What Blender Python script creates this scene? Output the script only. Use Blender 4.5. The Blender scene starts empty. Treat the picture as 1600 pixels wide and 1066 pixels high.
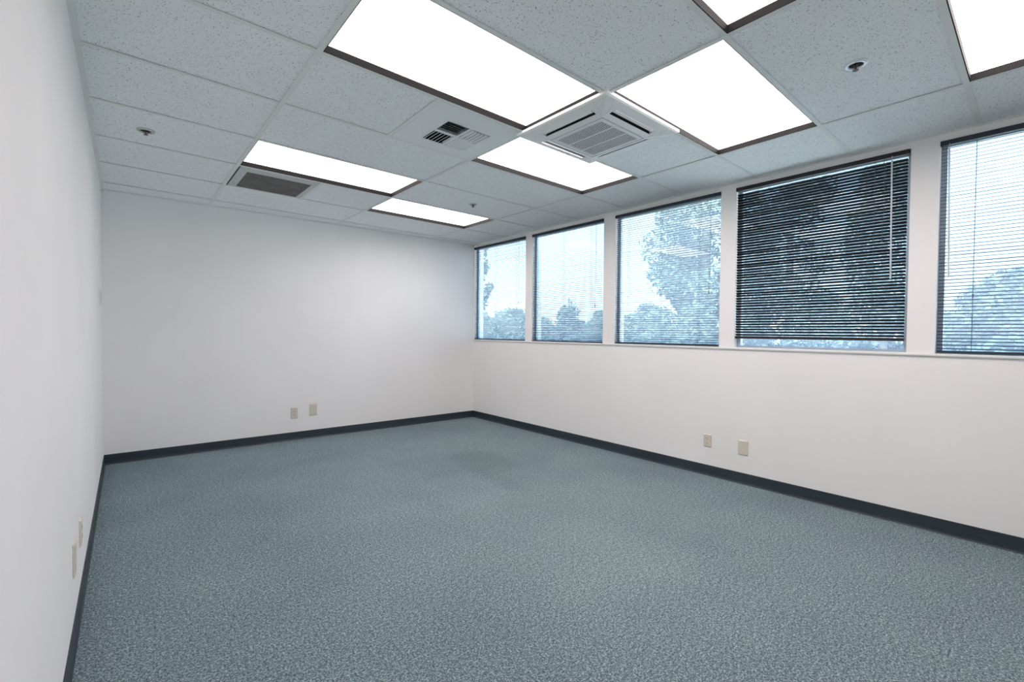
import bpy, math, random
import numpy as np
from mathutils import Vector, Matrix
random.seed(7); rng = np.random.default_rng(11)
PI = math.pi
scene = bpy.context.scene
col = scene.collection

# ------------------------------------------------------------------ measures
H = 2.429                    # ceiling grid height
XL, XW = -0.1208, 3.782      # left wall / window wall at the far end
YF, YFW = 5.432, 5.286       # far wall at left corner / at window corner
YB = -1.45                   # wall behind the camera
LS = 0.0076                  # left wall is slightly out of parallel
SILL, HEAD = 1.100, 2.390
U = [0.6652, 1.8844, 3.1036] # main runners
M = 0.6096
J = lambda j: 5.146 - M * j
def lx(y): return XL - LS * (YF - y)
def fy(x): return YF + (YFW - YF) * (x - XL) / (XW - XL)
TOP = H + 0.36

# ------------------------------------------------------------------ materials
def mat(name, color, rough=0.6, metal=0.0, spec=0.5):
    m = bpy.data.materials.new(name); m.use_nodes = True
    b = m.node_tree.nodes['Principled BSDF']
    b.inputs['Base Color'].default_value = (*color, 1)
    b.inputs['Roughness'].default_value = rough
    b.inputs['Metallic'].default_value = metal
    b.inputs['Specular IOR Level'].default_value = spec
    return m
class NT:
    def __init__(s, m): s.t = m.node_tree; s.n = s.t.nodes; s.b = s.n.get('Principled BSDF')
    def add(s, typ, **kw):
        nd = s.n.new(typ)
        for k, v in kw.items():
            if k in nd.inputs: nd.inputs[k].default_value = v
            else: setattr(nd, k, v)
        return nd
    def link(s, a, b): s.t.links.new(a, b)
    def coords(s, scale=(1, 1, 1)):
        tc = s.add('ShaderNodeTexCoord'); mp = s.add('ShaderNodeMapping')
        mp.inputs['Scale'].default_value = scale
        s.link(tc.outputs['Object'], mp.inputs['Vector']); return mp.outputs['Vector']
    def ramp(s, fac, stops):
        r = s.add('ShaderNodeValToRGB'); e = r.color_ramp.elements
        while len(e) < len(stops): e.new(0.5)
        for el, (p, c) in zip(e, stops):
            el.position = p; el.color = (*c, 1) if len(c) == 3 else c
        s.link(fac, r.inputs['Fac']); return r.outputs['Color']
    def mix(s, fac, a, b, mode='MIX'):
        x = s.add('ShaderNodeMix', data_type='RGBA', blend_type=mode)
        for sock, v in ((x.inputs['Factor'], fac), (x.inputs['A'], a), (x.inputs['B'], b)):
            if isinstance(v, (int, float)): sock.default_value = v
            elif isinstance(v, tuple): sock.default_value = (*v, 1)
            else: s.link(v, sock)
        return x.outputs['Result']
    def math(s, op, a, b=0.0):
        x = s.add('ShaderNodeMath', operation=op)
        for i, v in ((0, a), (1, b)):
            if isinstance(v, (int, float)): x.inputs[i].default_value = v
            else: s.link(v, x.inputs[i])
        return x.outputs[0]
    def bump(s, height, strength, dist):
        bp = s.add('ShaderNodeBump', Strength=strength, Distance=dist)
        s.link(height, bp.inputs['Height']); s.link(bp.outputs['Normal'], s.b.inputs['Normal'])

# painted wallboard
def wall_paint(name, c):
    m = mat(name, c, 0.62, spec=0.3); t = NT(m); v = t.coords()
    n = t.add('ShaderNodeTexNoise', Scale=1.3, Detail=3.0); t.link(v, n.inputs['Vector'])
    t.link(t.ramp(n.outputs['Fac'], [(0.3, tuple(x * 0.975 for x in c)), (0.7, tuple(min(1, x * 1.02) for x in c))]), t.b.inputs['Base Color'])
    n2 = t.add('ShaderNodeTexNoise', Scale=260.0, Detail=2.0); t.link(v, n2.inputs['Vector'])
    t.bump(n2.outputs['Fac'], 0.12, 0.001); return m
M_wall = wall_paint('wall_paint', (0.885, 0.862, 0.852))
M_sill = mat('sill_paint', (0.80, 0.785, 0.775), 0.45)

# carpet: loop pile, blue-green heather with worn lighter areas and old stains
def carpet():
    m = mat('carpet', (0.13, 0.2, 0.23), 0.95, spec=0.1); t = NT(m); v = t.coords()
    n1 = t.add('ShaderNodeTexNoise', Scale=140.0, Detail=4.0, Roughness=0.8); t.link(v, n1.inputs['Vector'])
    sp = t.ramp(n1.outputs['Fac'], [(0.40, (0.03, 0.055, 0.078)), (0.5, (0.165, 0.237, 0.262)), (0.60, (0.56, 0.66, 0.67))])
    n4 = t.add('ShaderNodeTexNoise', Scale=230.0, Detail=2.0); t.link(v, n4.inputs['Vector'])
    sp = t.mix(0.3, sp, t.ramp(n4.outputs['Fac'], [(0.32, (0.07, 0.11, 0.14)), (0.68, (0.34, 0.42, 0.44))]))
    n2 = t.add('ShaderNodeTexNoise', Scale=1.1, Detail=4.0, Roughness=0.6); t.link(v, n2.inputs['Vector'])
    wear = t.ramp(n2.outputs['Fac'], [(0.32, (0.87, 0.88, 0.91)), (0.68, (1.08, 1.08, 1.06))])
    c = t.mix(1.0, sp, wear, 'MULTIPLY')
    n3 = t.add('ShaderNodeTexNoise', Scale=2.3, Detail=3.0); t.link(v, n3.inputs['Vector'])
    st = t.ramp(n3.outputs['Fac'], [(0.5, (1, 1, 1)), (0.72, (0.99, 1.01, 0.97))])
    c = t.mix(1.0, c, st, 'MULTIPLY')
    # old stain and desk-mat outline left on the pile (soft shapes)
    tc = t.add('ShaderNodeTexCoord'); sx = t.add('ShaderNodeSeparateXYZ'); t.link(tc.outputs['Object'], sx.inputs[0])
    wob = t.add('ShaderNodeTexNoise', Scale=5.0, Detail=3.0); t.link(v, wob.inputs['Vector'])
    w = t.math('MULTIPLY', t.math('SUBTRACT', wob.outputs['Fac'], 0.5), 0.35)
    def soft_box(x0, x1, y0, y1, s):
        def side(o, a, b):
            o = t.math('ADD', o, w)
            lo = t.add('ShaderNodeMapRange', interpolation_type='SMOOTHSTEP'); lo.inputs['From Min'].default_value = a - s; lo.inputs['From Max'].default_value = a + s; t.link(o, lo.inputs['Value'])
            hi = t.add('ShaderNodeMapRange', interpolation_type='SMOOTHSTEP'); hi.inputs['From Min'].default_value = b + s; hi.inputs['From Max'].default_value = b - s; t.link(o, hi.inputs['Value'])
            return t.math('MULTIPLY', lo.outputs[0], hi.outputs[0])
        return t.math('MULTIPLY', side(sx.outputs['X'], x0, x1), side(sx.outputs['Y'], y0, y1))
    c = t.mix(t.math('MULTIPLY', soft_box(*CARPET['stain'], 0.10), 0.28), c, (0.115, 0.165, 0.155))
    c = t.mix(t.math('MULTIPLY', soft_box(*CARPET['mat'], 0.10), 0.14), c, (0.36, 0.43, 0.47))
    c = t.mix(t.math('MULTIPLY', soft_box(*CARPET['worn'], 0.3), 0.16), c, (0.30, 0.38, 0.36))
    n5 = t.add('ShaderNodeTexNoise', Scale=58.0, Detail=2.0, Roughness=0.6); t.link(v, n5.inputs['Vector'])
    c = t.mix(1.0, c, t.ramp(n5.outputs['Fac'], [(0.36, (0.78, 0.79, 0.81)), (0.64, (1.22, 1.21, 1.19))]), 'MULTIPLY')
    t.link(c, t.b.inputs['Base Color'])
    t.bump(n1.outputs['Fac'], 0.8, 0.006); return m
CARPET = {'stain': (2.35, 2.75, 3.05, 3.75), 'mat': (1.75, 2.25, 2.55, 3.25), 'worn': (1.6, 3.1, 1.2, 2.6)}
M_carpet = carpet()

def vinyl():
    m = mat('cove_base_vinyl', (0.022, 0.034, 0.045), 0.42, spec=0.5); t = NT(m)
    n = t.add('ShaderNodeTexNoise', Scale=2.5, Detail=4.0); t.link(t.coords((1, 1, 6)), n.inputs['Vector'])
    t.link(t.ramp(n.outputs['Fac'], [(0.3, (0.019, 0.029, 0.039)), (0.75, (0.034, 0.050, 0.062))]), t.b.inputs['Base Color'])
    return m
M_base = vinyl()

def tile():
    m = mat('mineral_fibre_tile', (0.6, 0.62, 0.63), 0.9, spec=0.2); t = NT(m); v = t.coords()
    n = t.add('ShaderNodeTexNoise', Scale=95.0, Detail=2.0); t.link(v, n.inputs['Vector'])
    dv = t.add('ShaderNodeVectorMath', operation='SCALE'); t.link(n.outputs['Color'], dv.inputs[0]); dv.inputs['Scale'].default_value = 0.016
    av = t.add('ShaderNodeVectorMath', operation='ADD'); t.link(v, av.inputs[0]); t.link(dv.outputs[0], av.inputs[1])
    vo = t.add('ShaderNodeTexVoronoi', Scale=145.0); vo.voronoi_dimensions = '3D'; t.link(av.outputs[0], vo.inputs['Vector'])
    r = t.add('ShaderNodeSeparateColor'); t.link(vo.outputs['Color'], r.inputs[0])
    thr = t.math('MULTIPLY', r.outputs[0], 0.34)
    pit = t.math('LESS_THAN', vo.outputs['Distance'], thr)
    n2 = t.add('ShaderNodeTexNoise', Scale=260.0, Detail=2.0); t.link(v, n2.inputs['Vector'])
    basec = t.ramp(n2.outputs['Fac'], [(0.3, (0.86, 0.90, 0.91)), (0.7, (0.93, 0.955, 0.965))])
    c = t.mix(t.math('MULTIPLY', pit, 0.8), basec, (0.12, 0.13, 0.14))
    t.link(c, t.b.inputs['Base Color']); t.bump(t.math('SUBTRACT', 1.0, pit), 0.4, 0.002); return m
M_tile = tile()
M_grid = mat('painted_steel_grid', (0.80, 0.81, 0.79), 0.5, spec=0.4)
M_black = mat('black_reveal', (0.007, 0.007, 0.0075), 0.6, spec=0.15)
M_housing = mat('fixture_housing', (0.5, 0.5, 0.5), 0.6)
M_acwhite = mat('white_plastic', (0.86, 0.87, 0.865), 0.4, spec=0.4)
M_acline = mat('seam_grey', (0.30, 0.32, 0.33), 0.6)
M_filter = mat('filter_grey', (0.07, 0.075, 0.08), 0.9)
M_dark = mat('opening_shade_black', (0.02, 0.021, 0.022), 0.9)  # near-black that paints in the shade inside ceiling openings
M_diff = mat('white_enamel', (0.82, 0.85, 0.86), 0.45)
M_vent = mat('vent_frame_grey', (0.56, 0.58, 0.57), 0.5)
def dusty():
    m = mat('dusty_screen', (0.12, 0.115, 0.11), 0.9); t = NT(m); v = t.coords()
    n = t.add('ShaderNodeTexNoise', Scale=9.0, Detail=5.0, Roughness=0.7); t.link(v, n.inputs['Vector'])
    t.link(t.ramp(n.outputs['Fac'], [(0.3, (0.10, 0.095, 0.09)), (0.72, (0.19, 0.182, 0.172))]), t.b.inputs['Base Color']); return m
M_screen = dusty()
M_chrome = mat('white_chrome', (0.80, 0.84, 0.86), 0.25, 0.5)
M_bronze = mat('sprinkler_bronze', (0.10, 0.065, 0.055), 0.35, 0.7)
M_ivory = mat('ivory_plastic', (0.66, 0.60, 0.50), 0.4)
M_slot = mat('slot_dark', (0.03, 0.025, 0.02), 0.7)
M_white = mat('white_sensor_plastic', (0.74, 0.75, 0.75), 0.4)
M_slat_n = mat('navy_slat_enamel', (0.022, 0.032, 0.050), 0.42, spec=0.5)
M_slat_b = mat('black_slat_enamel', (0.007, 0.0065, 0.008), 0.5, spec=0.2)
M_rail = mat('dark_brown_rail', (0.022, 0.016, 0.018), 0.4, spec=0.4)
M_cord = mat('dark_cord', (0.035, 0.042, 0.055), 0.8)
M_wand = mat('clear_wand_plastic', (0.62, 0.64, 0.68), 0.25, spec=0.6)
M_alu = mat('pale_aluminium', (0.46, 0.52, 0.58), 0.4, 0.3)
M_ext = mat('exterior_plaster', (0.45, 0.44, 0.42), 0.9)

def lens(name, LENS):
    m = bpy.data.materials.new(name); m.use_nodes = True; t = NT(m); t.n.remove(t.b)
    out = t.n['Material Output']; em = t.add('ShaderNodeEmission')
    tc = t.add('ShaderNodeTexCoord'); s = t.add('ShaderNodeSeparateXYZ'); t.link(tc.outputs['Object'], s.inputs[0])
    # tubes run the length of the lens: two brighter bands
    wv = t.math('MULTIPLY', t.math('COSINE', t.math('MULTIPLY', s.outputs['Y'], 2 * PI / 0.30)), -0.04)
    st = t.math('MULTIPLY', t.math('ADD', wv, 1.0), LENS)
    em.inputs['Color'].default_value = (1.0, 0.905, 0.875, 1)
    t.link(st, em.inputs['Strength']); t.link(em.outputs[0], out.inputs['Surface']); return m
M_lens_old = lens('prismatic_lens_old_tubes', 4.5)
M_lens = lens('prismatic_lens', 7.4)

def glass():
    m = bpy.data.materials.new('tinted_hazed_glass'); m.use_nodes = True; t = NT(m); t.n.remove(t.b)
    out = t.n['Material Output']
    tr = t.add('ShaderNodeBsdfTransparent'); tr.inputs[0].default_value = (0.86, 0.93, 0.95, 1)
    gl = t.add('ShaderNodeBsdfGlossy', Roughness=0.0); gl.inputs['Color'].default_value = (1, 1, 1, 1)
    haze = t.add('ShaderNodeBsdfTranslucent'); haze.inputs[0].default_value = (0.88, 0.94, 0.96, 1)  # translucent share puts a pale, washed-out haze into the pane, over the view
    # reflectance of a pane face: 6 % head-on, rising towards grazing (same from both sides)
    ge = t.add('ShaderNodeNewGeometry'); dt = t.add('ShaderNodeVectorMath', operation='DOT_PRODUCT')
    t.link(ge.outputs['Incoming'], dt.inputs[0]); t.link(ge.outputs['Normal'], dt.inputs[1])
    g5 = t.math('POWER', t.math('SUBTRACT', 1.0, t.math('ABSOLUTE', dt.outputs['Value'])), 5.0)
    R = t.math('ADD', t.math('MULTIPLY', g5, 0.94), 0.06)
    a = t.add('ShaderNodeMixShader'); a.inputs[0].default_value = 0.17
    t.link(tr.outputs[0], a.inputs[1]); t.link(haze.outputs[0], a.inputs[2])
    b = t.add('ShaderNodeMixShader'); t.link(R, b.inputs[0])
    t.link(a.outputs[0], b.inputs[1]); t.link(gl.outputs[0], b.inputs[2])
    t.link(b.outputs[0], out.inputs['Surface']); return m
M_glass = glass()
def leaf(name, c1, c2):
    m = mat(name, c1, 0.7, spec=0.2); t = NT(m)
    n = t.add('ShaderNodeTexNoise', Scale=1.2, Detail=3.0); t.link(t.coords(), n.inputs['Vector'])
    t.link(t.ramp(n.outputs['Fac'], [(0.35, c1), (0.65, c2)]), t.b.inputs['Base Color']); return m
M_leaf = leaf('leaves_grey_green', (0.040, 0.066, 0.062), (0.075, 0.105, 0.09))
M_conifer = leaf('conifer_needles', (0.030, 0.050, 0.052), (0.05, 0.075, 0.07))
M_bark = mat('bark', (0.045, 0.038, 0.033), 0.9)
M_grass = leaf('lawn_and_lots', (0.58, 0.60, 0.54), (0.72, 0.72, 0.70))
M_roof = mat('pink_grey_roof', (0.52, 0.40, 0.40), 0.9)
M_bld = mat('pale_stucco', (0.62, 0.60, 0.58), 0.9)

# ------------------------------------------------------------------ mesh builder
class MB:
    def __init__(s): s.v = []; s.f = []
    def box(s, x0, x1, y0, y1, z0, z1):
        i = len(s.v)
        s.v += [(x0, y0, z0), (x1, y0, z0), (x1, y1, z0), (x0, y1, z0), (x0, y0, z1), (x1, y0, z1), (x1, y1, z1), (x0, y1, z1)]
        s.f += [tuple(i + k for k in q) for q in ((0, 3, 2, 1), (4, 5, 6, 7), (0, 1, 5, 4), (1, 2, 6, 5), (2, 3, 7, 6), (3, 0, 4, 7))]
        return s
    def prism(s, poly, z0, z1, top=None):
        i = len(s.v); n = len(poly); top = top or poly
        s.v += [(x, y, z0) for x, y in poly] + [(x, y, z1) for x, y in top]
        s.f += [tuple(i + k for k in reversed(range(n))), tuple(i + n + k for k in range(n))]
        s.f += [(i + k, i + (k + 1) % n, i + n + (k + 1) % n, i + n + k) for k in range(n)]
        return s
    def extrude_y(s, prof, y0, y1):          # prof: list of (x, z)
        i = len(s.v); n = len(prof)
        s.v += [(x, y0, z) for x, z in prof] + [(x, y1, z) for x, z in prof]
        s.f += [tuple(i + k for k in range(n)), tuple(i + n + k for k in reversed(range(n)))]
        s.f += [(i + (k + 1) % n, i + k, i + n + k, i + n + (k + 1) % n) for k in range(n)]
        return s
    def sweep(s, prof, a, b):                # prof (d, z): d = distance out of the wall line a->b (to its left)
        i = len(s.v); n = len(prof); a = Vector(a); b = Vector(b); t = (b - a).normalized(); o = Vector((-t.y, t.x))
        for p in (a, b): s.v += [(p.x + o.x * d, p.y + o.y * d, z) for d, z in prof]
        s.f += [tuple(i + k for k in range(n)), tuple(i + n + k for k in reversed(range(n)))]
        s.f += [(i + (k + 1) % n, i + k, i + n + k, i + n + (k + 1) % n) for k in range(n)]
        return s
    def lathe(s, prof, cx=0, cy=0, seg=24):  # prof (r, z) open polyline
        i = len(s.v); n = len(prof)
        for k in range(seg):
            a = 2 * PI * k / seg
            s.v += [(cx + r * math.cos(a), cy + r * math.sin(a), z) for r, z in prof]
        for k in range(seg):
            k2 = (k + 1) % seg
            s.f += [(i + k * n + j, i + k2 * n + j, i + k2 * n + j + 1, i + k * n + j + 1) for j in range(n - 1)]
        return s
    def tube(s, pts, r, seg=8, r1=None):
        i = len(s.v); pts = [Vector(p) for p in pts]; n = len(pts)
        for k, p in enumerate(pts):
            t = (pts[min(k + 1, n - 1)] - pts[max(k - 1, 0)]).normalized()
            a = t.orthogonal().normalized(); b = t.cross(a)
            rr = r if r1 is None else r + (r1 - r) * k / (n - 1)
            s.v += [tuple(p + a * rr * math.cos(2 * PI * q / seg) + b * rr * math.sin(2 * PI * q / seg)) for q in range(seg)]
        for k in range(n - 1):
            s.f += [(i + k * seg + q, i + k * seg + (q + 1) % seg, i + (k + 1) * seg + (q + 1) % seg, i + (k + 1) * seg + q) for q in range(seg)]
        s.f += [tuple(i + q for q in reversed(range(seg))), tuple(i + (n - 1) * seg + q for q in range(seg))]
        return s
    def build(s, name, m, parent=None, origin=(0, 0, 0), bevel=0, smooth=False):
        me = bpy.data.meshes.new(name)
        ox, oy, oz = origin
        me.from_pydata([(x - ox, y - oy, z - oz) for x, y, z in s.v], [], s.f); me.update()
        import bmesh
        bm = bmesh.new(); bm.from_mesh(me); bmesh.ops.recalc_face_normals(bm, faces=bm.faces); bm.to_mesh(me); bm.free()
        me.materials.append(m)
        if smooth: me.shade_smooth()
        o = bpy.data.objects.new(name, me); col.objects.link(o)
        if parent is not None: o.parent = parent
        else: o.location = origin
        if bevel:
            b = o.modifiers.new('bevel', 'BEVEL'); b.width = bevel; b.segments = 2; b.limit_method = 'ANGLE'
        return o
def thing(name, label, cat, loc, group=None):
    o = bpy.data.objects.new(name, None); col.objects.link(o); o.location = loc; o.empty_display_size = 0.1
    o['label'] = label; o['category'] = cat
    if group: o['group'] = group
    return o
def tag(o, label, cat, group=None):
    o['label'] = label; o['category'] = cat
    if group: o['group'] = group
    return o
def struct(o): o['kind'] = 'structure'; return o

# ------------------------------------------------------------------ room shell
T = 0.14
struct(MB().box(-0.4, XW + 0.2, YB - 0.2, YF + 0.2, -0.12, 0).build('floor', M_carpet))
struct(MB().prism([(lx(YB - .2) - T, YB - .2), (lx(YB - .2), YB - .2), (lx(YF + .15), YF + .15), (lx(YF + .15) - T, YF + .15)], 0, TOP).build('wall_left', M_wall))
struct(MB().prism([(XL - .0, YF), (XW, YFW), (XW, YFW + T), (XL, YF + T)], 0, TOP).build('wall_back', M_wall))
struct(MB().box(lx(YB), XW, YB - T, YB, 0, TOP).build('wall_front', M_wall))
# window wall with its row of openings
WIN = [(4.195, 5.272), (2.993, 4.078), (1.775, 2.846), (0.570, 1.650), (-0.655, 0.434)]
XO = XW + 0.16
w = MB()
w.box(XW, XO, YB - .2, YF + .2, 0, SILL - 0.018)
w.box(XW, XO, YB - .2, YF + .2, HEAD, TOP)
edges = [YF + .2] + [e for a, b in WIN for e in (b, a)] + [YB - .2]
for k in range(0, len(edges), 2): w.box(XW, XO, edges[k + 1], edges[k], SILL - 0.018, HEAD)
struct(w.build('wall_right', M_wall))
# sill ledge running under all windows, with a rounded nose just proud of the wall
prof = [(XW - 0.010, SILL - 0.016), (XW - 0.013, SILL - 0.010), (XW - 0.012, SILL - 0.003), (XW - 0.008, SILL), (XO, SILL), (XO, SILL - 0.018), (XW - 0.002, SILL - 0.018)]
s_ = MB().extrude_y([(XW - 0.010, SILL - 0.018), (XW - 0.013, SILL - 0.012), (XW - 0.012, SILL - 0.004), (XW - 0.008, SILL), (XW, SILL), (XW, SILL - 0.018)], YB, YFW)
for a, b in WIN: s_.box(XW, XO, a, b, SILL - 0.018, SILL)
struct(s_.build('trim_1', M_sill))

# cove base
bp = [(0, 0.0), (0, 0.0895), (0.0025, 0.0905), (0.0042, 0.0885), (0.0044, 0.022), (0.006, 0.010), (0.009, 0.0035), (0.011, 0.0)]
# sweep() offsets to the left of the line: walk each wall with the room on the left
struct(MB().sweep(bp, (lx(YF), YF), (lx(YB), YB)).build('baseboard_left', M_base))
struct(MB().sweep(bp, (XW, YFW), (XL, YF)).build('baseboard_back', M_base))
struct(MB().sweep(bp, (XW, YB), (XW, YFW)).build('baseboard_right', M_base))
struct(MB().sweep(bp, (lx(YB), YB), (XW, YB)).build('baseboard_front', M_base))

# ------------------------------------------------------------------ ceiling
NJ = 11
cols = [(None, U[0]), (U[0], U[1]), (U[1], U[2]), (U[2], None)]
LIGHTS = [(1, 3), (1, 6), (1, 8), (2, 2), (2, 5), (2, 7), (2, 9)]    # (column, far->near row index j: cell J(j)..J(j-1))
taken = set(LIGHTS) | {(1, 5, 'r'), (1, 2, 'l'), (2, 6, 'l')}
tiles = MB(); g_ = 0.0045; tz0, tz1 = H + 0.0052, H + 0.022
SPR = [(2.520, 0.580), (0.127, 3.641), (2.567, 3.610)]
def tilebox(x0, x1, y0, y1, skewl=False, skewf=False):
    # a tile may have a round hole for a sprinkler; hole omitted (escutcheon covers it)
    ya0, ya1 = y0, y1
    p = [(lx(y0) if skewl else x0, y0), (x1, y0), (x1, fy(x1) if skewf else y1), (lx(y1) if skewl else x0, fy(x0) if skewf else y1)]
    tiles.prism(p, tz0, tz1)
for c, (xa, xb) in enumerate(cols):
    for j in range(0, NJ + 1):
        y1 = J(j - 1) - g_ if j > 0 else None; y0 = J(j) + g_
        if j == NJ: y0 = YB
        x0 = xa + g_ if xa else XL; x1 = xb - g_ if xb else XW
        sk = xa is None
        if j == 0: tilebox(x0, x1, y0, YF, sk, True); continue
        if (c, j) in LIGHTS: continue
        half = (x0 + x1) / 2
        if (c, j, 'l') in taken: tilebox(half + g_, x1, y0, y1)
        elif (c, j, 'r') in taken: tilebox(x0, half - g_, y0, y1)
        else: tilebox(x0, x1, y0, y1, sk)
tiles.box(-0.35, XO, YB - .2, YF + .2, TOP - 0.02, TOP + 0.08)
struct(tiles.build('ceiling', M_tile))
grid = MB(); b2 = 0.012; gz = H + 0.0014
for x in U: grid.box(x - b2, x + b2, YB, fy(x), H, gz); grid.box(x - .003, x + .003, YB, fy(x), gz, H + .035)
xs = [None] + U + [None]
for c in range(4):
    for j in range(0, NJ):
        xa = lx(J(j)) if c == 0 else U[c - 1] + b2; xb = XW if c == 3 else U[c] - b2
        grid.box(xa, xb, J(j) - b2, J(j) + b2, H + 0.0002, gz + .0002)
        grid.box(xa, xb, J(j) - .003, J(j) + .003, gz + .0002, H + 0.035)
for c, j in ((1, 5), (1, 2), (2, 6)):
    xm = (U[c - 1] + U[c]) / 2
    grid.box(xm - b2, xm + b2, J(j) + b2, J(j - 1) - b2, H + 0.0002, gz + .0002)
    grid.box(xm - .003, xm + .003, J(j) + b2, J(j - 1) - b2, gz, H + .035)
struct(grid.build('trim_2', M_grid))
# wall angle around the perimeter
wa = MB(); ap = [(0, H - 0.001), (0.022, H - 0.001), (0.022, H + 0.004), (0, H + 0.004)]
apf = [(0, H - 0.020), (0.0015, H - 0.020), (0.0015, H - 0.001), (0.022, H - 0.001), (0.022, H + 0.004), (0, H + 0.004)]
wa.sweep(ap, (lx(YF), YF), (lx(YB), YB)); wa.sweep(ap, (XW, YFW), (XL, YF)); wa.sweep(ap, (XW, YB), (XW, YFW)); wa.sweep(ap, (lx(YB), YB), (XW, YB))
struct(wa.build('trim_3', M_grid))

# ------------------------------------------------------------------ ceiling lights
LLAB = {
 (1, 3): 'long lit ceiling light beside the dusty return air vent, near the left wall',
 (1, 6): 'large lit ceiling light between supply vent and air conditioner, cut off at the top',
 (1, 8): 'lit ceiling light with only its far corner showing at the top edge, right of centre',
 (2, 2): 'small distant lit ceiling light closest to the far wall and corner window',
 (2, 5): 'lit ceiling light partly hidden behind the far side of the air conditioner',
 (2, 7): 'lit ceiling light on the window side of the air conditioner, left of the chrome sprinkler',
 (2, 9): 'lit ceiling light cut off by the top right corner of the view'}
def light(c, j):
    x0, x1 = U[c - 1] + b2, U[c] - b2; y0, y1 = J(j) + b2, J(j - 1) - b2
    o = ((x0 + x1) / 2, (y0 + y1) / 2, H)
    t = thing('ceiling_light', LLAB[(c, j)], 'ceiling light', o, 'recessed fluorescent ceiling lights')
    e = 0.004; h = 0.038
    r = MB()
    for q in ((x0, x1, y0, y0 + e), (x0, x1, y1 - e, y1), (x0, x0 + e, y0 + e, y1 - e), (x1 - e, x1, y0 + e, y1 - e)): r.box(*q, H + 0.001, H + h)
    r.build('reveal', M_black, t, o)
    MB().box(x0 + e, x1 - e, y0 + e, y1 - e, H + h - 0.004, H + h).build('lens', M_lens if c == 2 else M_lens_old, t, o)
    hb = MB()
    hb.prism([(x0, y0), (x1, y0), (x1, y1), (x0, y1)], H + h + 0.001, H + 0.13, [(x0 + .06, y0 + .06), (x1 - .06, y0 + .06), (x1 - .06, y1 - .06), (x0 + .06, y1 - .06)])
    hb.build('housing', M_housing, t, o)
for c, j in LIGHTS: light(c, j)

# ------------------------------------------------------------------ ceiling cassette air conditioner
cx, cy = 2.192, 1.797; o = (cx, cy, H)
t = thing('air_conditioner', 'white square cassette air conditioner hanging in the ceiling among the lights', 'air conditioner', o)
S0, S1, SL, G0 = 0.240, 0.280, 0.190, 0.178
PR = [(0.346, H), (0.346, H - 0.014), (0.336, H - 0.0195), (S1, H - 0.030), (S0, H - 0.0365), (0.207, H - 0.0455), (G0, H - 0.047), (G0, H - 0.030)]
def zr(r_):
    for (ra, za), (rb, zb_) in zip(PR[1:], PR[2:]):
        if rb <= r_ <= ra: return za + (zb_ - za) * (ra - r_) / max(1e-9, ra - rb)
    return H - 0.047
def side(r_, q, z, k):     # point at distance r_ from centre on side k, offset q along that side
    x, y = ((r_, q), (-q, r_), (-r_, -q), (q, -r_))[k]; return (cx + x, cy + y, z)
pn = MB()
for k in range(4):
    for (ra, za), (rb, zb_) in zip(PR, PR[1:]):
        spans = [(-1, 1)]
        if (ra, rb) == (S1, S0):
            for sg in (-1, 1):
                i = len(pn.v); pn.v += [side(ra, sg * SL, za, k), side(ra, sg * ra, za, k), side(rb, sg * rb, zb_, k), side(rb, sg * SL, zb_, k)]
                pn.f.append((i, i + 1, i + 2, i + 3))
                i = len(pn.v); pn.v += [side(ra, sg * SL, za, k), side(rb, sg * SL, zb_, k), side(rb, sg * SL, zb_ + .02, k), side(ra, sg * SL, za + .014, k)]
                pn.f.append((i, i + 1, i + 2, i + 3))
            continue
        i = len(pn.v); pn.v += [side(ra, -ra, za, k), side(ra, ra, za, k), side(rb, rb, zb_, k), side(rb, -rb, zb_, k)]
        pn.f.append((i, i + 1, i + 2, i + 3))
pn.build('panel', M_acwhite, t, o)
for k in range(4):
    dk = MB(); a = [side(S0 - .045, -SL - .01, 0, k), side(S1 + .012, SL + .01, 0, k)]
    xs_ = sorted((a[0][0], a[1][0])); ys_ = sorted((a[0][1], a[1][1]))
    dk.box(*xs_, *ys_, H - 0.020, H + 0.04); dk.build('slot_shade', M_dark, t, o)  # solid dark slab stands in for the shaded void above the slot
    fl = MB(); e = SL - .004
    fl.v = [side(r_, q, z, k) for q in (-e, e) for r_, z in ((S1 - .002, H - .0302), (S0 + .019, H - .0330), (S0 + .019, H - .0310), (S1 - .002, H - .0280))]
    fl.f = [(0, 1, 2, 3), (7, 6, 5, 4)] + [((q + 1) % 4, q, 4 + q, 4 + (q + 1) % 4) for q in range(4)]
    fl.build('air_flap', M_acwhite, t, o)
bd = MB(); bd.box(cx - .285, cx + .285, cy - .285, cy + .285, H + .041, H + .26); bd.build('body', M_housing, t, o)
for sx in (-1, 1):
    for sy in (-1, 1): MB().tube([(cx + sx * .27, cy + sy * .27, H + .26), (cx + sx * .27, cy + sy * .27, TOP - .019)], .005, 8).build('hanger_rod', M_housing, t, o)
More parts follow.
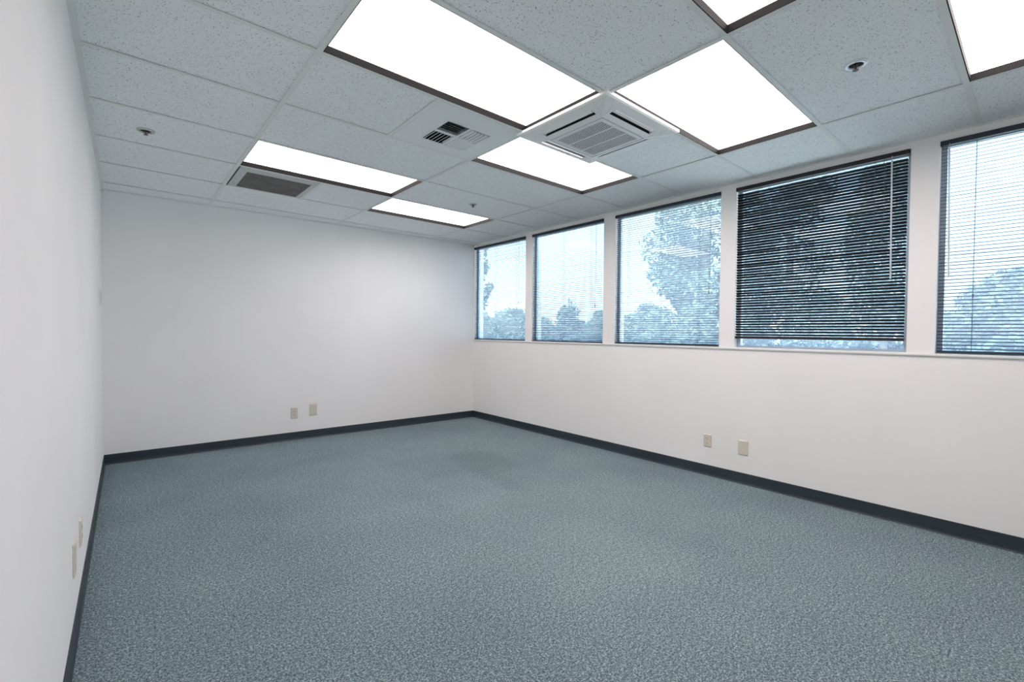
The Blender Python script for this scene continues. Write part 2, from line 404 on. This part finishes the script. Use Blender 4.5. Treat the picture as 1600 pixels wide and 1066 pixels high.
# curved ridges closing off each corner
for sx in (-1, 1):
    for sy in (-1, 1):
        m_ = MB()
        for sw in (0, 1):
            pts = []
            for k in range(9):
                u = k / 8; r_ = 0.332 - (0.332 - 0.222) * u; q = 0.262 - 0.055 * math.sin(u * PI / 2)
                r_ = max(r_, q); x, y = (r_, q) if sw == 0 else (q, r_)
                pts.append((cx + sx * x, cy + sy * y, zr(r_) - .0002))
            m_.tube(pts, .0014, 6)
        m_.build('corner_ridge', M_acwhite, t, o, smooth=True)
zb = H - 0.047
gr = MB(); n = 26; pit = 2 * G0 / n
gr.box(cx - G0, cx + G0, cy - G0, cy - G0 + .006, zb - .001, zb + .006); gr.box(cx - G0, cx + G0, cy + G0 - .006, cy + G0, zb - .001, zb + .006)
gr.box(cx - G0, cx - G0 + .006, cy - G0 + .006, cy + G0 - .006, zb - .001, zb + .006); gr.box(cx + G0 - .006, cx + G0, cy - G0 + .006, cy + G0 - .006, zb - .001, zb + .006)
for k in range(1, n):
    a = -G0 + k * pit
    gr.box(cx + a - .0017, cx + a + .0017, cy - G0 + .006, cy + G0 - .006, zb, zb + .0018)
    gr.box(cx - G0 + .006, cx + G0 - .006, cy + a - .0012, cy + a + .0012, zb + .0001, zb + .0019)
for a in (-0.062, 0.062): gr.box(cx + a - .004, cx + a + .004, cy - G0 + .006, cy + G0 - .006, zb - .0008, zb + .004)
gr.build('intake_grille', M_acwhite, t, o)
MB().box(cx - G0 + .001, cx + G0 - .001, cy - G0 + .001, cy + G0 - .001, zb + .0075, zb + .016).build('filter', M_filter, t, o)
sm = MB(); e = G0 + .020
for a in (-1, 1):
    sm.box(cx + a * e - .0008, cx + a * e + .0008, cy - e, cy + e, zb - .0003, zb + .001)
    sm.box(cx - e, cx + e, cy + a * e - .0008, cy + a * e + .0008, zb - .0003, zb + .001)
sm.build('panel_seam', M_acline, t, o)

# ------------------------------------------------------------------ supply air diffuser
x0, x1, y0, y1 = (U[0] + U[1]) / 2 + b2, U[1] - b2, J(5) + b2, J(4) - b2
cx, cy = 1.598, 2.432; R = 0.153; o = (cx, cy, H); zf = H - 0.001
t = thing('air_diffuser', 'white square supply air vent with four sets of curved vanes in the ceiling', 'air vent', o)
f = MB()
f.box(x0, x1, y0, cy - R, zf, zf + .004); f.box(x0, x1, cy + R, y1, zf, zf + .004)
f.box(x0, cx - R, cy - R, cy + R, zf, zf + .004); f.box(cx + R, x1, cy - R, cy + R, zf, zf + .004)
f.build('face_plate', M_diff, t, o)
dv = MB(); dv.box(cx - .006, cx + .006, cy - R, cy + R, zf - .002, zf + .02); dv.box(cx - R, cx - .006, cy - .006, cy + .006, zf - .002, zf + .02); dv.box(cx + .006, cx + R, cy - .006, cy + .006, zf - .002, zf + .02)
dv.build('divider', M_diff, t, o)
MB().box(cx - R, cx + R, cy - R, cy + R, zf + .050, zf + .056).build('duct_backing', M_dark, t, o)
wl = MB()
for a in (-1, 1):
    lo, hi = sorted((a * R, a * (R + .003)))
    wl.box(cx + lo, cx + hi, cy - R - .003, cy + R + .003, zf + .005, zf + .05); wl.box(cx - R, cx + R, cy + lo, cy + hi, zf + .005, zf + .05)
wl.build('collar', M_dark, t, o)
def vanes(qx, qy, along, lean):
    n = 6; m_ = MB(); L0, L1 = 0.008, R - 0.002; pit = (L1 - L0) / n
    for k in range(n):
        a = L0 + (k + 0.5) * pit
        sgn = qy if along == 'x' else qx
        c0 = sgn * a
        prof = []
        for q in range(5):        # curved blade rising into the duct
            u = q / 4; prof.append((c0 + lean * 0.028 * (u ** 0.8) - lean * 0.012, zf - 0.005 + 0.019 * u) if lean > 0 else
                        (c0 + lean * 0.015 * (u ** 0.45) + 0.009, zf - 0.008 + 0.030 * u ** 1.7))
        prof = prof + [(p[0] + 0.0012, p[1] + .0004) for p in reversed(prof)]
        e0, e1 = sorted(((qx if along == 'x' else qy) * L0, (qx if along == 'x' else qy) * L1))
        i = len(m_.v); N = len(prof)
        for e in (e0, e1):
            m_.v += [((cx + e, cy + p, z) if along == 'x' else (cx + p, cy + e, z)) for p, z in prof]
        m_.f += [tuple(i + k2 for k2 in range(N)), tuple(i + N + k2 for k2 in reversed(range(N)))]
        m_.f += [(i + (k2 + 1) % N, i + k2, i + N + k2, i + N + (k2 + 1) % N) for k2 in range(N)]
    m_.build('vane_set', M_diff, t, o)
vanes(-1, -1, 'x', 1); vanes(-1, 1, 'y', 1); vanes(1, -1, 'y', -1); vanes(1, 1, 'x', -1)

# ------------------------------------------------------------------ return air vent
x0, x1, y0, y1 = U[0] + b2, (U[0] + U[1]) / 2 - b2, J(2) + b2, J(1) - b2
o = ((x0 + x1) / 2, (y0 + y1) / 2, H)
t = thing('return_vent', 'grey framed return air vent with a dusty dark screen in the ceiling', 'air vent', o)
f = MB(); zf = H + .001
ix0, ix1, iy0, iy1 = x0 + 0.072, x1 - 0.040, y0 + 0.110, y1 - 0.008
f.box(x0 + .012, x1, y0, iy0, zf, zf + .006); f.box(x0 + .012, x1, iy1, y1, zf, zf + .006); f.box(x0 + .012, ix0, iy0, iy1, zf, zf + .006); f.box(ix1, x1, iy0, iy1, zf, zf + .006)
f.build('frame', M_vent, t, o, bevel=0.001)
MB().box(ix0, ix1, iy0, iy1, zf + .002, zf + .005).build('screen', M_screen, t, o)
MB().box(x0, x0 + .012, y0, y1, zf + .012, zf + .016).build('edge_gap', M_dark, t, o)
for sx_, sy_ in ((x0 + .045, iy0 + .10), (x0 + .045, iy1 - .09)):
    MB().lathe([(0, zf - .0015), (.004, zf - .001), (.005, zf)], sx_, sy_, 10).build('screw', M_acline, t, o)

# ------------------------------------------------------------------ sprinklers
SL_ = ['shiny chrome-ringed ceiling sprinkler between two lights above the black window blind', 'ceiling sprinkler in the tile by the left wall', 'small dark ceiling sprinkler beside the farthest light']
for k, (x, y) in enumerate(SPR):
    o = (x, y, H)
    t = thing('sprinkler', SL_[k], 'sprinkler', o, 'recessed fire sprinklers in the ceiling')
    zt = H + 0.005
    r = 0.046 if k < 2 else 0.036
    MB().lathe([(r * .62, zt - .0008), (r * .62, zt - .007), (r * .70, zt - .0095), (r * .93, zt - .008), (r, zt - .004), (r, zt)], x, y, 32).build('escutcheon', M_chrome if k == 0 else M_vent, t, o, smooth=True)
    MB().lathe([(0, zt - .0012), (r * .62, zt - .0012)], x, y, 24).build('cup', M_dark, t, o)
    z = H - 0.0
    fm = MB(); fm.lathe([(0, z + .004), (.009, z + .004), (.009, z - .003), (.006, z - .006), (0, z - .006)], x, y, 12)
    fm.tube([(x - .009, y, z - .001), (x - .0105, y, z - .009), (x - .004, y, z - .019), (x, y, z - .021)], .0018, 6)
    fm.tube([(x + .009, y, z - .001), (x + .0105, y, z - .009), (x + .004, y, z - .019), (x, y, z - .021)], .0018, 6)
    fm.build('frame_arms', M_bronze, t, o, smooth=True)
    MB().tube([(x, y, z - .006), (x, y, z - .019)], .0024, 8).build('glass_bulb', M_bronze, t, o)
    df = MB(); df.lathe([(0, z - .021), (.004, z - .0212), (.0125, z - .0225), (.0125, z - .0238), (0, z - .0235)], x, y, 16)
    df.build('deflector', M_bronze, t, o)

# ------------------------------------------------------------------ wall plates
def plate_thing(name, label, cat, c, ax, nx, w, h, m, group=None):
    """ax = unit vector along the wall, nx = unit vector into the room"""
    t = thing(name, label, cat, c, group)
    t.matrix_world = Matrix(((ax[0], 0, nx[0], c[0]), (ax[1], 0, nx[1], c[1]), (0, 1, 0, c[2]), (0, 0, 0, 1)))
    i = 0.005
    def rr(a, b): return [(-a, -b), (a, -b), (a, b), (-a, b)]
    MB().prism(rr(w / 2, h / 2), -0.001, 0.003).prism(rr(w / 2, h / 2), 0.003, 0.007, rr(w / 2 - i, h / 2 - i)).build('cover_plate', m, t)
    return t
def disc(name, x, y, z0, z1, r, m, t, seg=14):
    return MB().prism([(x + r * math.cos(2 * PI * k / seg), y + r * math.sin(2 * PI * k / seg)) for k in range(seg)], z0, z1).build(name, m, t)
def outlet(label, c, ax, nx, w=.070, h=.115):
    t = plate_thing('power_outlet', label, 'outlet', c, ax, nx, w, h, M_ivory, 'ivory power outlets')
    for s in (-1, 1):
        yy = s * 0.0195
        poly = [(0.0165 * max(-1, min(1, 1.25 * math.cos(a))) , yy + 0.0135 * math.sin(a)) for a in [2 * PI * k / 20 for k in range(20)]]
        r = MB().prism(poly, 0.007, 0.0088).build('receptacle', M_ivory, t)
        for sx, hh in ((-1, .0045), (1, .0037)):
            MB().box(sx * .0063 - .0013, sx * .0063 + .0013, yy + .0025 - hh, yy + .0025 + hh, .0088, .0092).build('slot', M_slot, r)
        disc('ground_hole', 0, yy - .008, .0088, .0092, .0026, M_slot, r, 10)
    disc('screw', 0, 0, .007, .0082, .003, M_vent, t, 10)
def blank(label, c, ax, nx, w=.080, h=.125):
    t = plate_thing('blank_cover_plate', label, 'wall plate', c, ax, nx, w, h, M_ivory, 'blank ivory wall plates')
    for s in (-1, 1): disc('screw', 0, s * .038, .007, .0080, .003, M_ivory, t, 10)
fa = Vector((XW - XL, YFW - YF, 0)).normalized(); fn = Vector((fa.y, -fa.x, 0))
if fn.y > 0: fn = -fn
def onfar(x, z): return (x, fy(x), z)
outlet('ivory power outlet on the far wall, left of a blank plate', onfar(1.438, .298), fa, fn, .070, .118)
blank('blank ivory cover plate on the far wall, right of the outlet', onfar(1.634, .318), fa, fn, .078, .130)
outlet('ivory power outlet low on the wall below the windows', (XW, 1.857, .298), (0, -1, 0), (-1, 0, 0), .070, .108)
blank('blank ivory cover plate below the window with the black blind', (XW, 1.562, .293), (0, -1, 0), (-1, 0, 0), .078, .118)
la = Vector((lx(YF) - lx(YB), YF - YB, 0)).normalized(); ln = Vector((la.y, -la.x, 0))
outlet('ivory power outlet low on the left wall, seen edge-on, farther of two plates', (lx(2.73), 2.73, .325), la, ln)
blank('ivory wall plate on the left wall, nearest the camera, seen edge-on', (lx(2.42), 2.42, .328), la, ln, .080, .125)
t = plate_thing('thermostat', 'small white sensor box on the left wall close to the far corner', 'thermostat', (lx(4.86), 4.86, 1.455), la, ln, .075, .105, M_white)
MB().box(-.030, .030, -.045, .045, .007, .014).build('cover', M_white, t, bevel=0.002)
MB().box(-.022, .022, -.004, .004, .0141, .0155).build('slider', M_vent, t)

# ------------------------------------------------------------------ windows
for k, (a, b) in enumerate(WIN):
    xf0, xf1 = XW + 0.052, XW + 0.085; fw = 0.028
    fr = MB()
    fr.box(xf0, xf1, a, b, SILL, SILL + fw - .012); fr.box(xf0, xf1, a, b, HEAD - fw, HEAD)
    fr.box(xf0, xf1, a, a + fw - .008, SILL + fw - .012, HEAD - fw); fr.box(xf0, xf1, b - fw, b, SILL + fw - .012, HEAD - fw)
    wo = struct(fr.build('window_%d' % (k + 1), M_alu))
    MB().box(xf0 + .012, xf0 + .018, a + fw - .008, b - fw, SILL + fw - .012, HEAD - fw).build('pane', M_glass, wo)

# ------------------------------------------------------------------ blinds
def blind(k, label, ybot, tilt, m_slat, m_rail, ladders, cord, wand, drop_top=0.0):
    a, b = WIN[k]; y0, y1 = a + 0.006, b - 0.004
    if k == 3: y0, y1 = a + 0.012, b - 0.002
    xc = XW + 0.016; o = (xc, (y0 + y1) / 2, ybot)
    t = thing('window_blind', label, 'window blind', o, 'horizontal slat blinds in the row of windows')
    MB().box(xc - .024, xc + .006, y0 - .006, y1 + .004, HEAD - .030, HEAD - .001).build('head_rail', m_rail, t, o, bevel=.002)
    top, bot = HEAD - .048 - drop_top, ybot + (.032 if k == 3 else .024)
    n = int(round((top - bot) / 0.0207)); sl = MB(); rnd = random.Random(k)
    for i in range(n + 1):
        z = bot + (top - bot) * i / n + rnd.gauss(0, .0004)
        th = tilt + rnd.gauss(0, .02); dz = rnd.gauss(0, .0009)
        if k == 0 and i > n - 6: z -= (i - (n - 6)) * .001; th += rnd.gauss(0, .1)
        prof = []
        for q in range(5):
            u = -0.5 + q / 4
            x = u * .025; zz = .0024 * (1 - 4 * u * u)
            prof.append((xc - .004 + x * math.cos(th) - zz * math.sin(th), z + x * math.sin(th) + zz * math.cos(th)))
        prof += [(p[0], p[1] - .0005) for p in reversed(prof)]
        i0 = len(sl.v); sl.extrude_y(prof, y0 + .003, y1 - .003)
        N = len(prof)
        for q in range(i0 + N, i0 + 2 * N):
            x, y, zz = sl.v[q]; sl.v[q] = (x, y, zz + dz)
    sl.build('slats', m_slat, t, o)
    MB().box(xc - .015, xc + .009, y0 + .002, y1 - .004, ybot, ybot + (.020 if k == 3 else .011)).build('bottom_rail', m_rail, t, o, bevel=.002)
    for ly in ladders:
        ld = MB()
        for dx in (-.0175, .0095):
            ld.tube([(xc + dx, ly, ybot + .009), (xc + dx, ly + rnd.gauss(0, .001), HEAD - .03)], .0008, 5)
        for i in range(n + 1):
            z = bot + (top - bot) * i / n - .0022
            ld.box(xc - .0175, xc + .0095, ly - .0005, ly + .0005, z - .0004, z + .0004)
        ld.build('ladder_cord', M_cord, t, o)
    if cord:
        cy_, zend = cord; c = MB(); xx = xc - .030
        c.tube([(xc - .022, cy_, HEAD - .02), (xx, cy_ + .002, HEAD - .05), (xx, cy_ - .004, (HEAD + zend) / 2), (xx, cy_ + .004, zend)], .0013, 6)
        c.tube([(xc - .022, cy_ - .010, HEAD - .02), (xx, cy_ - .009, HEAD - .05), (xx, cy_ + .004, zend)], .0009, 6)
        cc = c.build('lift_cord', M_cord, t, o)
        MB().tube([(xx, cy_ + .004, zend), (xx, cy_ + .004, zend - .035)], .0028, 8, .0045).build('cord_tassel', M_cord, cc, o)
    if wand:
        wy, zend, dy = wand; xx = xc - .032
        wd = MB().tube([(xx, wy, HEAD - .055), (xx - .004, wy + dy, zend)], .0045, 6).build('tilt_wand', M_wand, t, o)
        MB().tube([(xc - .022, wy, HEAD - .024), (xx, wy, HEAD - .035), (xx, wy, HEAD - .056)], .0018, 6).build('hook', M_vent, wd, o)
def lad(k):
    a, b = WIN[k]; return (a + .17, (a + b) / 2, b - .17)
blind(0, 'navy slat blind in the farthest window, touching the far wall corner', 1.106, 0.10, M_slat_n, M_slat_n, (4.386, 4.785, 5.19), (4.306, 1.60), None)
blind(1, 'navy slat blind in the second window from the far corner, pointed tree behind it', 1.103, 0.26, M_slat_n, M_slat_n, (3.161, 3.56, 3.96), (3.084, 1.51), None)
blind(2, 'open navy slat blind left of the black blind, lights reflected behind it', 1.108, 0.13, M_slat_n, M_slat_n, (1.96, 2.332, 2.69), (1.858, 1.58), None)
blind(3, 'nearly closed black slat blind hanging a little short of the sill', 1.172, -0.54, M_slat_b, M_rail, (0.752, 1.115, 1.467), (0.700, 1.85), (0.662, 1.575, -.008), .014)
blind(4, 'dark slat blind in the nearest window, cut off by the right edge', 1.108, 0.25, M_slat_n, M_slat_n, (0.277, -0.11, -0.50), None, (0.392, 1.56, -.012))

# ------------------------------------------------------------------ outside (third floor view)
GZ = -7.5
YAW, PITCH, ROLL, F, PX, PY, ZC = 0.71364, -0.02063, 0.00802, 713.43, 806.06, 533.3, 1.2125
fwd = Vector((math.sin(YAW) * math.cos(PITCH), math.cos(YAW) * math.cos(PITCH), math.sin(PITCH)))
rgt = Vector((math.cos(YAW), -math.sin(YAW), 0)); up = rgt.cross(fwd)
rgt2 = math.cos(ROLL) * rgt + math.sin(ROLL) * up; up2 = -math.sin(ROLL) * rgt + math.cos(ROLL) * up
def bearing(x, y, dist):
    d = fwd + rgt2 * (x - PX) / F + up2 * (PY - y) / F
    k = dist / math.hypot(d.x, d.y); return Vector((d.x * k, d.y * k, ZC + d.z * k))
struct(MB().box(XW + 6, 260, -150, 260, GZ - .4, GZ).build('ground', M_grass))

def leaves(n, centres, radii, size, seed):
    """n leaf-sprig quads scattered near the surface of blobs"""
    g = np.random.default_rng(seed)
    cs = np.array(centres); rs = np.array(radii, dtype=float)
    wts = (rs[:, 0] * rs[:, 2]); idx = g.choice(len(cs), n, p=wts / wts.sum())
    d = g.normal(size=(n, 3)); d /= np.linalg.norm(d, axis=1)[:, None]
    r = 1 - 0.55 * g.random(n) ** 1.8 + g.normal(0, .06, n)
    c = cs[idx] + d * rs[idx] * r[:, None]
    a = g.normal(size=(n, 3)); a /= np.linalg.norm(a, axis=1)[:, None]
    b = np.cross(a, g.normal(size=(n, 3))); b /= np.linalg.norm(b, axis=1)[:, None]
    s = size * (0.6 + 0.8 * g.random(n))[:, None]
    nrm = np.cross(a, b) * s * .18
    V = np.stack([c - a * s, c + b * s * .45 + nrm, c + a * s, c - b * s * .45 + nrm], 1).reshape(-1, 3)
    return V
def leafmesh(name, V, m, parent, o):
    me = bpy.data.meshes.new(name); n = len(V) // 4
    V = V - np.array(o)
    me.vertices.add(len(V)); me.vertices.foreach_set('co', V.astype(np.float32).ravel())
    me.loops.add(n * 4); me.loops.foreach_set('vertex_index', np.arange(n * 4, dtype=np.int32))
    me.polygons.add(n); me.polygons.foreach_set('loop_start', (np.arange(n) * 4).astype(np.int32))
    me.polygons.foreach_set('loop_total', np.full(n, 4, dtype=np.int32))
    me.update(calc_edges=True); me.validate(); me.materials.append(m)
    ob = bpy.data.objects.new(name, me); col.objects.link(ob); ob.parent = parent; return ob
def tree(label, x, ytop, dist, width, kind='round', n=2600, size=.3, seed=1, name=None, group=None, low=0.25):
    p = bearing(x, ytop, dist); base = Vector((p.x, p.y, GZ)); ht = p.z - GZ
    t = thing(name or ('conifer_tree' if kind == 'cone' else 'leafy_tree'), label, 'tree', base, group)
    rr = random.Random(seed); cs = []; rs = []
    if kind == 'cone':
        L = 15
        for i in range(L):
            u = i / (L - 1); z = GZ + ht * (low + (1 - low) * u * .97); r = width / 2 * (1 - u) ** .85 + .12
            for q in range(5 if u < .9 else 1):
                a = rr.random() * 2 * PI
                cs.append((p.x + math.cos(a) * r * .5, p.y + math.sin(a) * r * .5, z)); rs.append((r * .62, r * .62, ht * .035 + .15))
    else:
        for i in range(70):
            a = rr.random() * 2 * PI; u = (i + rr.random()) / 70
            zz = GZ + ht * (low + (1 - low) * u); pr = math.sqrt(max(0, 1 - (2 * (u - .45)) ** 2 * .8))
            b = width * (.11 + .09 * rr.random()); r = max(0, width / 2 * pr - b) * math.sqrt(rr.random())
            zz = min(zz, p.z - b * .8)
            cs.append((p.x + math.cos(a) * r, p.y + math.sin(a) * r, zz)); rs.append((b, b, b * .8))
    leafmesh('foliage', leaves(int(n * 1.8), cs, rs, size * .62, seed), M_conifer if kind == 'cone' else M_leaf, t, base)
    tr = MB().tube([(base.x, base.y, GZ), (base.x + .1, base.y, GZ + ht * .5), (base.x, base.y, GZ + ht * .93)], .12 + width * .03, 8, .04)
    for i in range(5):
        a = rr.random() * 2 * PI; z = GZ + ht * (.35 + .1 * i)
        tr.tube([(base.x, base.y, z), (base.x + math.cos(a) * width * .3, base.y + math.sin(a) * width * .3, z + ht * .06)], .05 + width * .008, 5, .02)
    tr.build('trunk', M_bark, t, base); return t
far = 'trees along the skyline outside'
# big tree close to the building, seen through the third and fourth windows
tree('big leafy tree close outside, filling the right of the third window', 1108, -60, 13, 4.2, 'round', 16000, .13, 3, low=.12)
tree('tall dense tree close outside, behind the black blind', 1240, 60, 18, 3.8, 'round', 12000, .14, 5, low=.12)
tree('close tree outside at the right side of the black blind', 1385, 250, 15, 3.0, 'round', 6000, .15, 6, low=.12)
tree('narrow leafy tree outside, left edge of the big tree in the third window', 1062, 395, 16, 2.6, 'round', 8000, .15, 8, low=.12)
# sprays of a tree at the far corner of the first window
p = bearing(736, 420, 17); base = Vector((p.x, p.y, GZ))
t = thing('branching_tree', 'tall thin tree whose leafy sprays show at the left of the corner window', 'tree', base)
cs, rs = [], []; tr = MB().tube([(base.x, base.y, GZ), (base.x, base.y, 2), (base.x, base.y, 7)], .22, 8, .06)
for x, y, r in ((752, 396, .20), (755, 410, .16), (757, 420, .17), (761, 415, .11), (765, 448, .16), (758, 460, .20), (752, 463, .16), (762, 455, .12), (735, 380, .6), (733, 430, .6), (730, 470, .7)):
    q = bearing(x, y, 17); cs.append(tuple(q)); rs.append((r, r, r)); tr.tube([(base.x, base.y, q.z - .3), tuple(q)], .03, 5, .01)
leafmesh('foliage', leaves(2600, cs, rs, .09, 9), M_leaf, t, base); tr.build('trunk', M_bark, t, base)
# skyline
tree('broad round tree low in the corner window', 800, 483, 32, 6.6, 'round', 9000, .26, 21, group=far)
tree('small tree low at the left of the corner window', 752, 488, 38, 3.2, 'round', 3000, .26, 22, group=far)
tree('lower leafy tree between the corner window trees', 772, 497, 45, 5.0, 'round', 4000, .3, 23, group=far)
tree('pointed dark conifer rising in the middle of the second window', 890, 464, 48, 9.0, 'cone', 6000, .33, 24, group=far)
tree('narrow rounded conifer at the right of the second window', 937, 485, 60, 4.2, 'round', 4000, .3, 25, 'conifer_tree', far)
tree('low leafy tree at the left of the second window', 845, 496, 66, 8.0, 'round', 5000, .36, 26, group=far)
tree('low leafy tree between the two conifers of the second window', 914, 505, 84, 9.0, 'round', 4000, .4, 27, group=far)
tree('low leafy tree at the left of the third window', 985, 492, 34, 4.2, 'round', 5000, .26, 28, group=far)
tree('bushy tree low in the third window, beside the big tree', 1012, 474, 26, 3.2, 'round', 5000, .2, 29, group=far)
tree('low tree behind the left half of the black blind', 1170, 470, 38, 5.6, 'round', 5000, .3, 30, group=far)
tree('low tree behind the middle of the black blind', 1290, 455, 52, 6.0, 'round', 5000, .28, 31, group=far)
tree('leafy tree left of centre in the nearest window', 1545, 436, 34, 5.0, 'round', 5500, .24, 32, group=far)
tree('dark tree at the right edge of the nearest window', 1600, 418, 24, 3.8, 'round', 5500, .22, 33, group=far)
tree('small low tree at the left of the nearest window', 1492, 484, 60, 8.0, 'round', 4000, .4, 34, group=far)
# ground level scatter of garden trees between lots
for x, y, d, lab in ((822, 526, 14, 'lowest tree under the corner window'), (900, 524, 22, 'low tree under the second window'), (1030, 528, 19, 'low tree under the third window'), (1330, 528, 24, 'low tree under the black blind'), (1580, 528, 14, 'low tree under the nearest window')):
    tree(lab, x, y, d, 3.6 if d < 17 else 5.0, 'round', 6000, .2, 50 + int(d), group='garden trees below the windows')
# low building in the direction of the nearest window
p = bearing(1480, 500, 75); bx, by = p.x, p.y; o = (bx, by, GZ)
t = thing('low_building', 'distant low pale building with a pinkish roof in the nearest window', 'building', o)
MB().box(bx - 6, bx + 6, by - 14, by + 14, GZ, 0.6).build('wall', M_bld, t, o)
MB().prism([(bx - 7, by - 15), (bx + 7, by - 15), (bx + 7, by + 15), (bx - 7, by + 15)], 0.6, 2.6, [(bx - 1, by - 11), (bx + 1, by - 11), (bx + 1, by + 11), (bx - 1, by + 11)]).build('roof', M_roof, t, o)

# ------------------------------------------------------------------ light from outside
wd = bpy.data.worlds.new('sky'); scene.world = wd; wd.use_nodes = True
nt = wd.node_tree; bg = nt.nodes['Background']
tc = nt.nodes.new('ShaderNodeTexCoord'); sp = nt.nodes.new('ShaderNodeSeparateXYZ'); rp = nt.nodes.new('ShaderNodeValToRGB')
nt.links.new(tc.outputs['Generated'], sp.inputs[0]); nt.links.new(sp.outputs['Z'], rp.inputs[0]); nt.links.new(rp.outputs['Color'], bg.inputs['Color'])
e = rp.color_ramp.elements; e[0].position = 0.0; e[0].color = (0.56, 0.72, 0.87, 1); e[1].position = 0.6; e[1].color = (0.28, 0.54, 1.0, 1)
bg.inputs['Strength'].default_value = 3.3
sd = bpy.data.lights.new('sun', 'SUN'); sd.energy = 42; sd.angle = 0.02; sd.color = (1.0, 0.96, 0.90)
so = bpy.data.objects.new('sun', sd); col.objects.link(so); so.location = (-8, 2, 20)
so.rotation_euler = Vector((0.80, 0.25, -0.9)).to_track_quat('-Z', 'Y').to_euler()

# ------------------------------------------------------------------ camera
cd = bpy.data.cameras.new('camera'); cam = bpy.data.objects.new('camera', cd); col.objects.link(cam)
cam.matrix_world = Matrix(((rgt2.x, up2.x, -fwd.x, 0), (rgt2.y, up2.y, -fwd.y, 0), (rgt2.z, up2.z, -fwd.z, ZC), (0, 0, 0, 1)))
cd.sensor_fit = 'HORIZONTAL'; cd.sensor_width = 36; cd.lens = F * 36 / 1600
cd.shift_x = -(PX - 800) / 1600; cd.shift_y = (PY - 533) / 1600
cd.clip_start = 0.02; cd.clip_end = 500
scene.camera = cam
scene.view_settings.view_transform = 'Standard'; scene.view_settings.look = 'None'
scene.view_settings.gamma = 1.0; scene.view_settings.use_curve_mapping = False
scene.view_settings.exposure = 0.0
scene.cycles.max_bounces = 24; scene.cycles.diffuse_bounces = 14; scene.cycles.transparent_max_bounces = 24
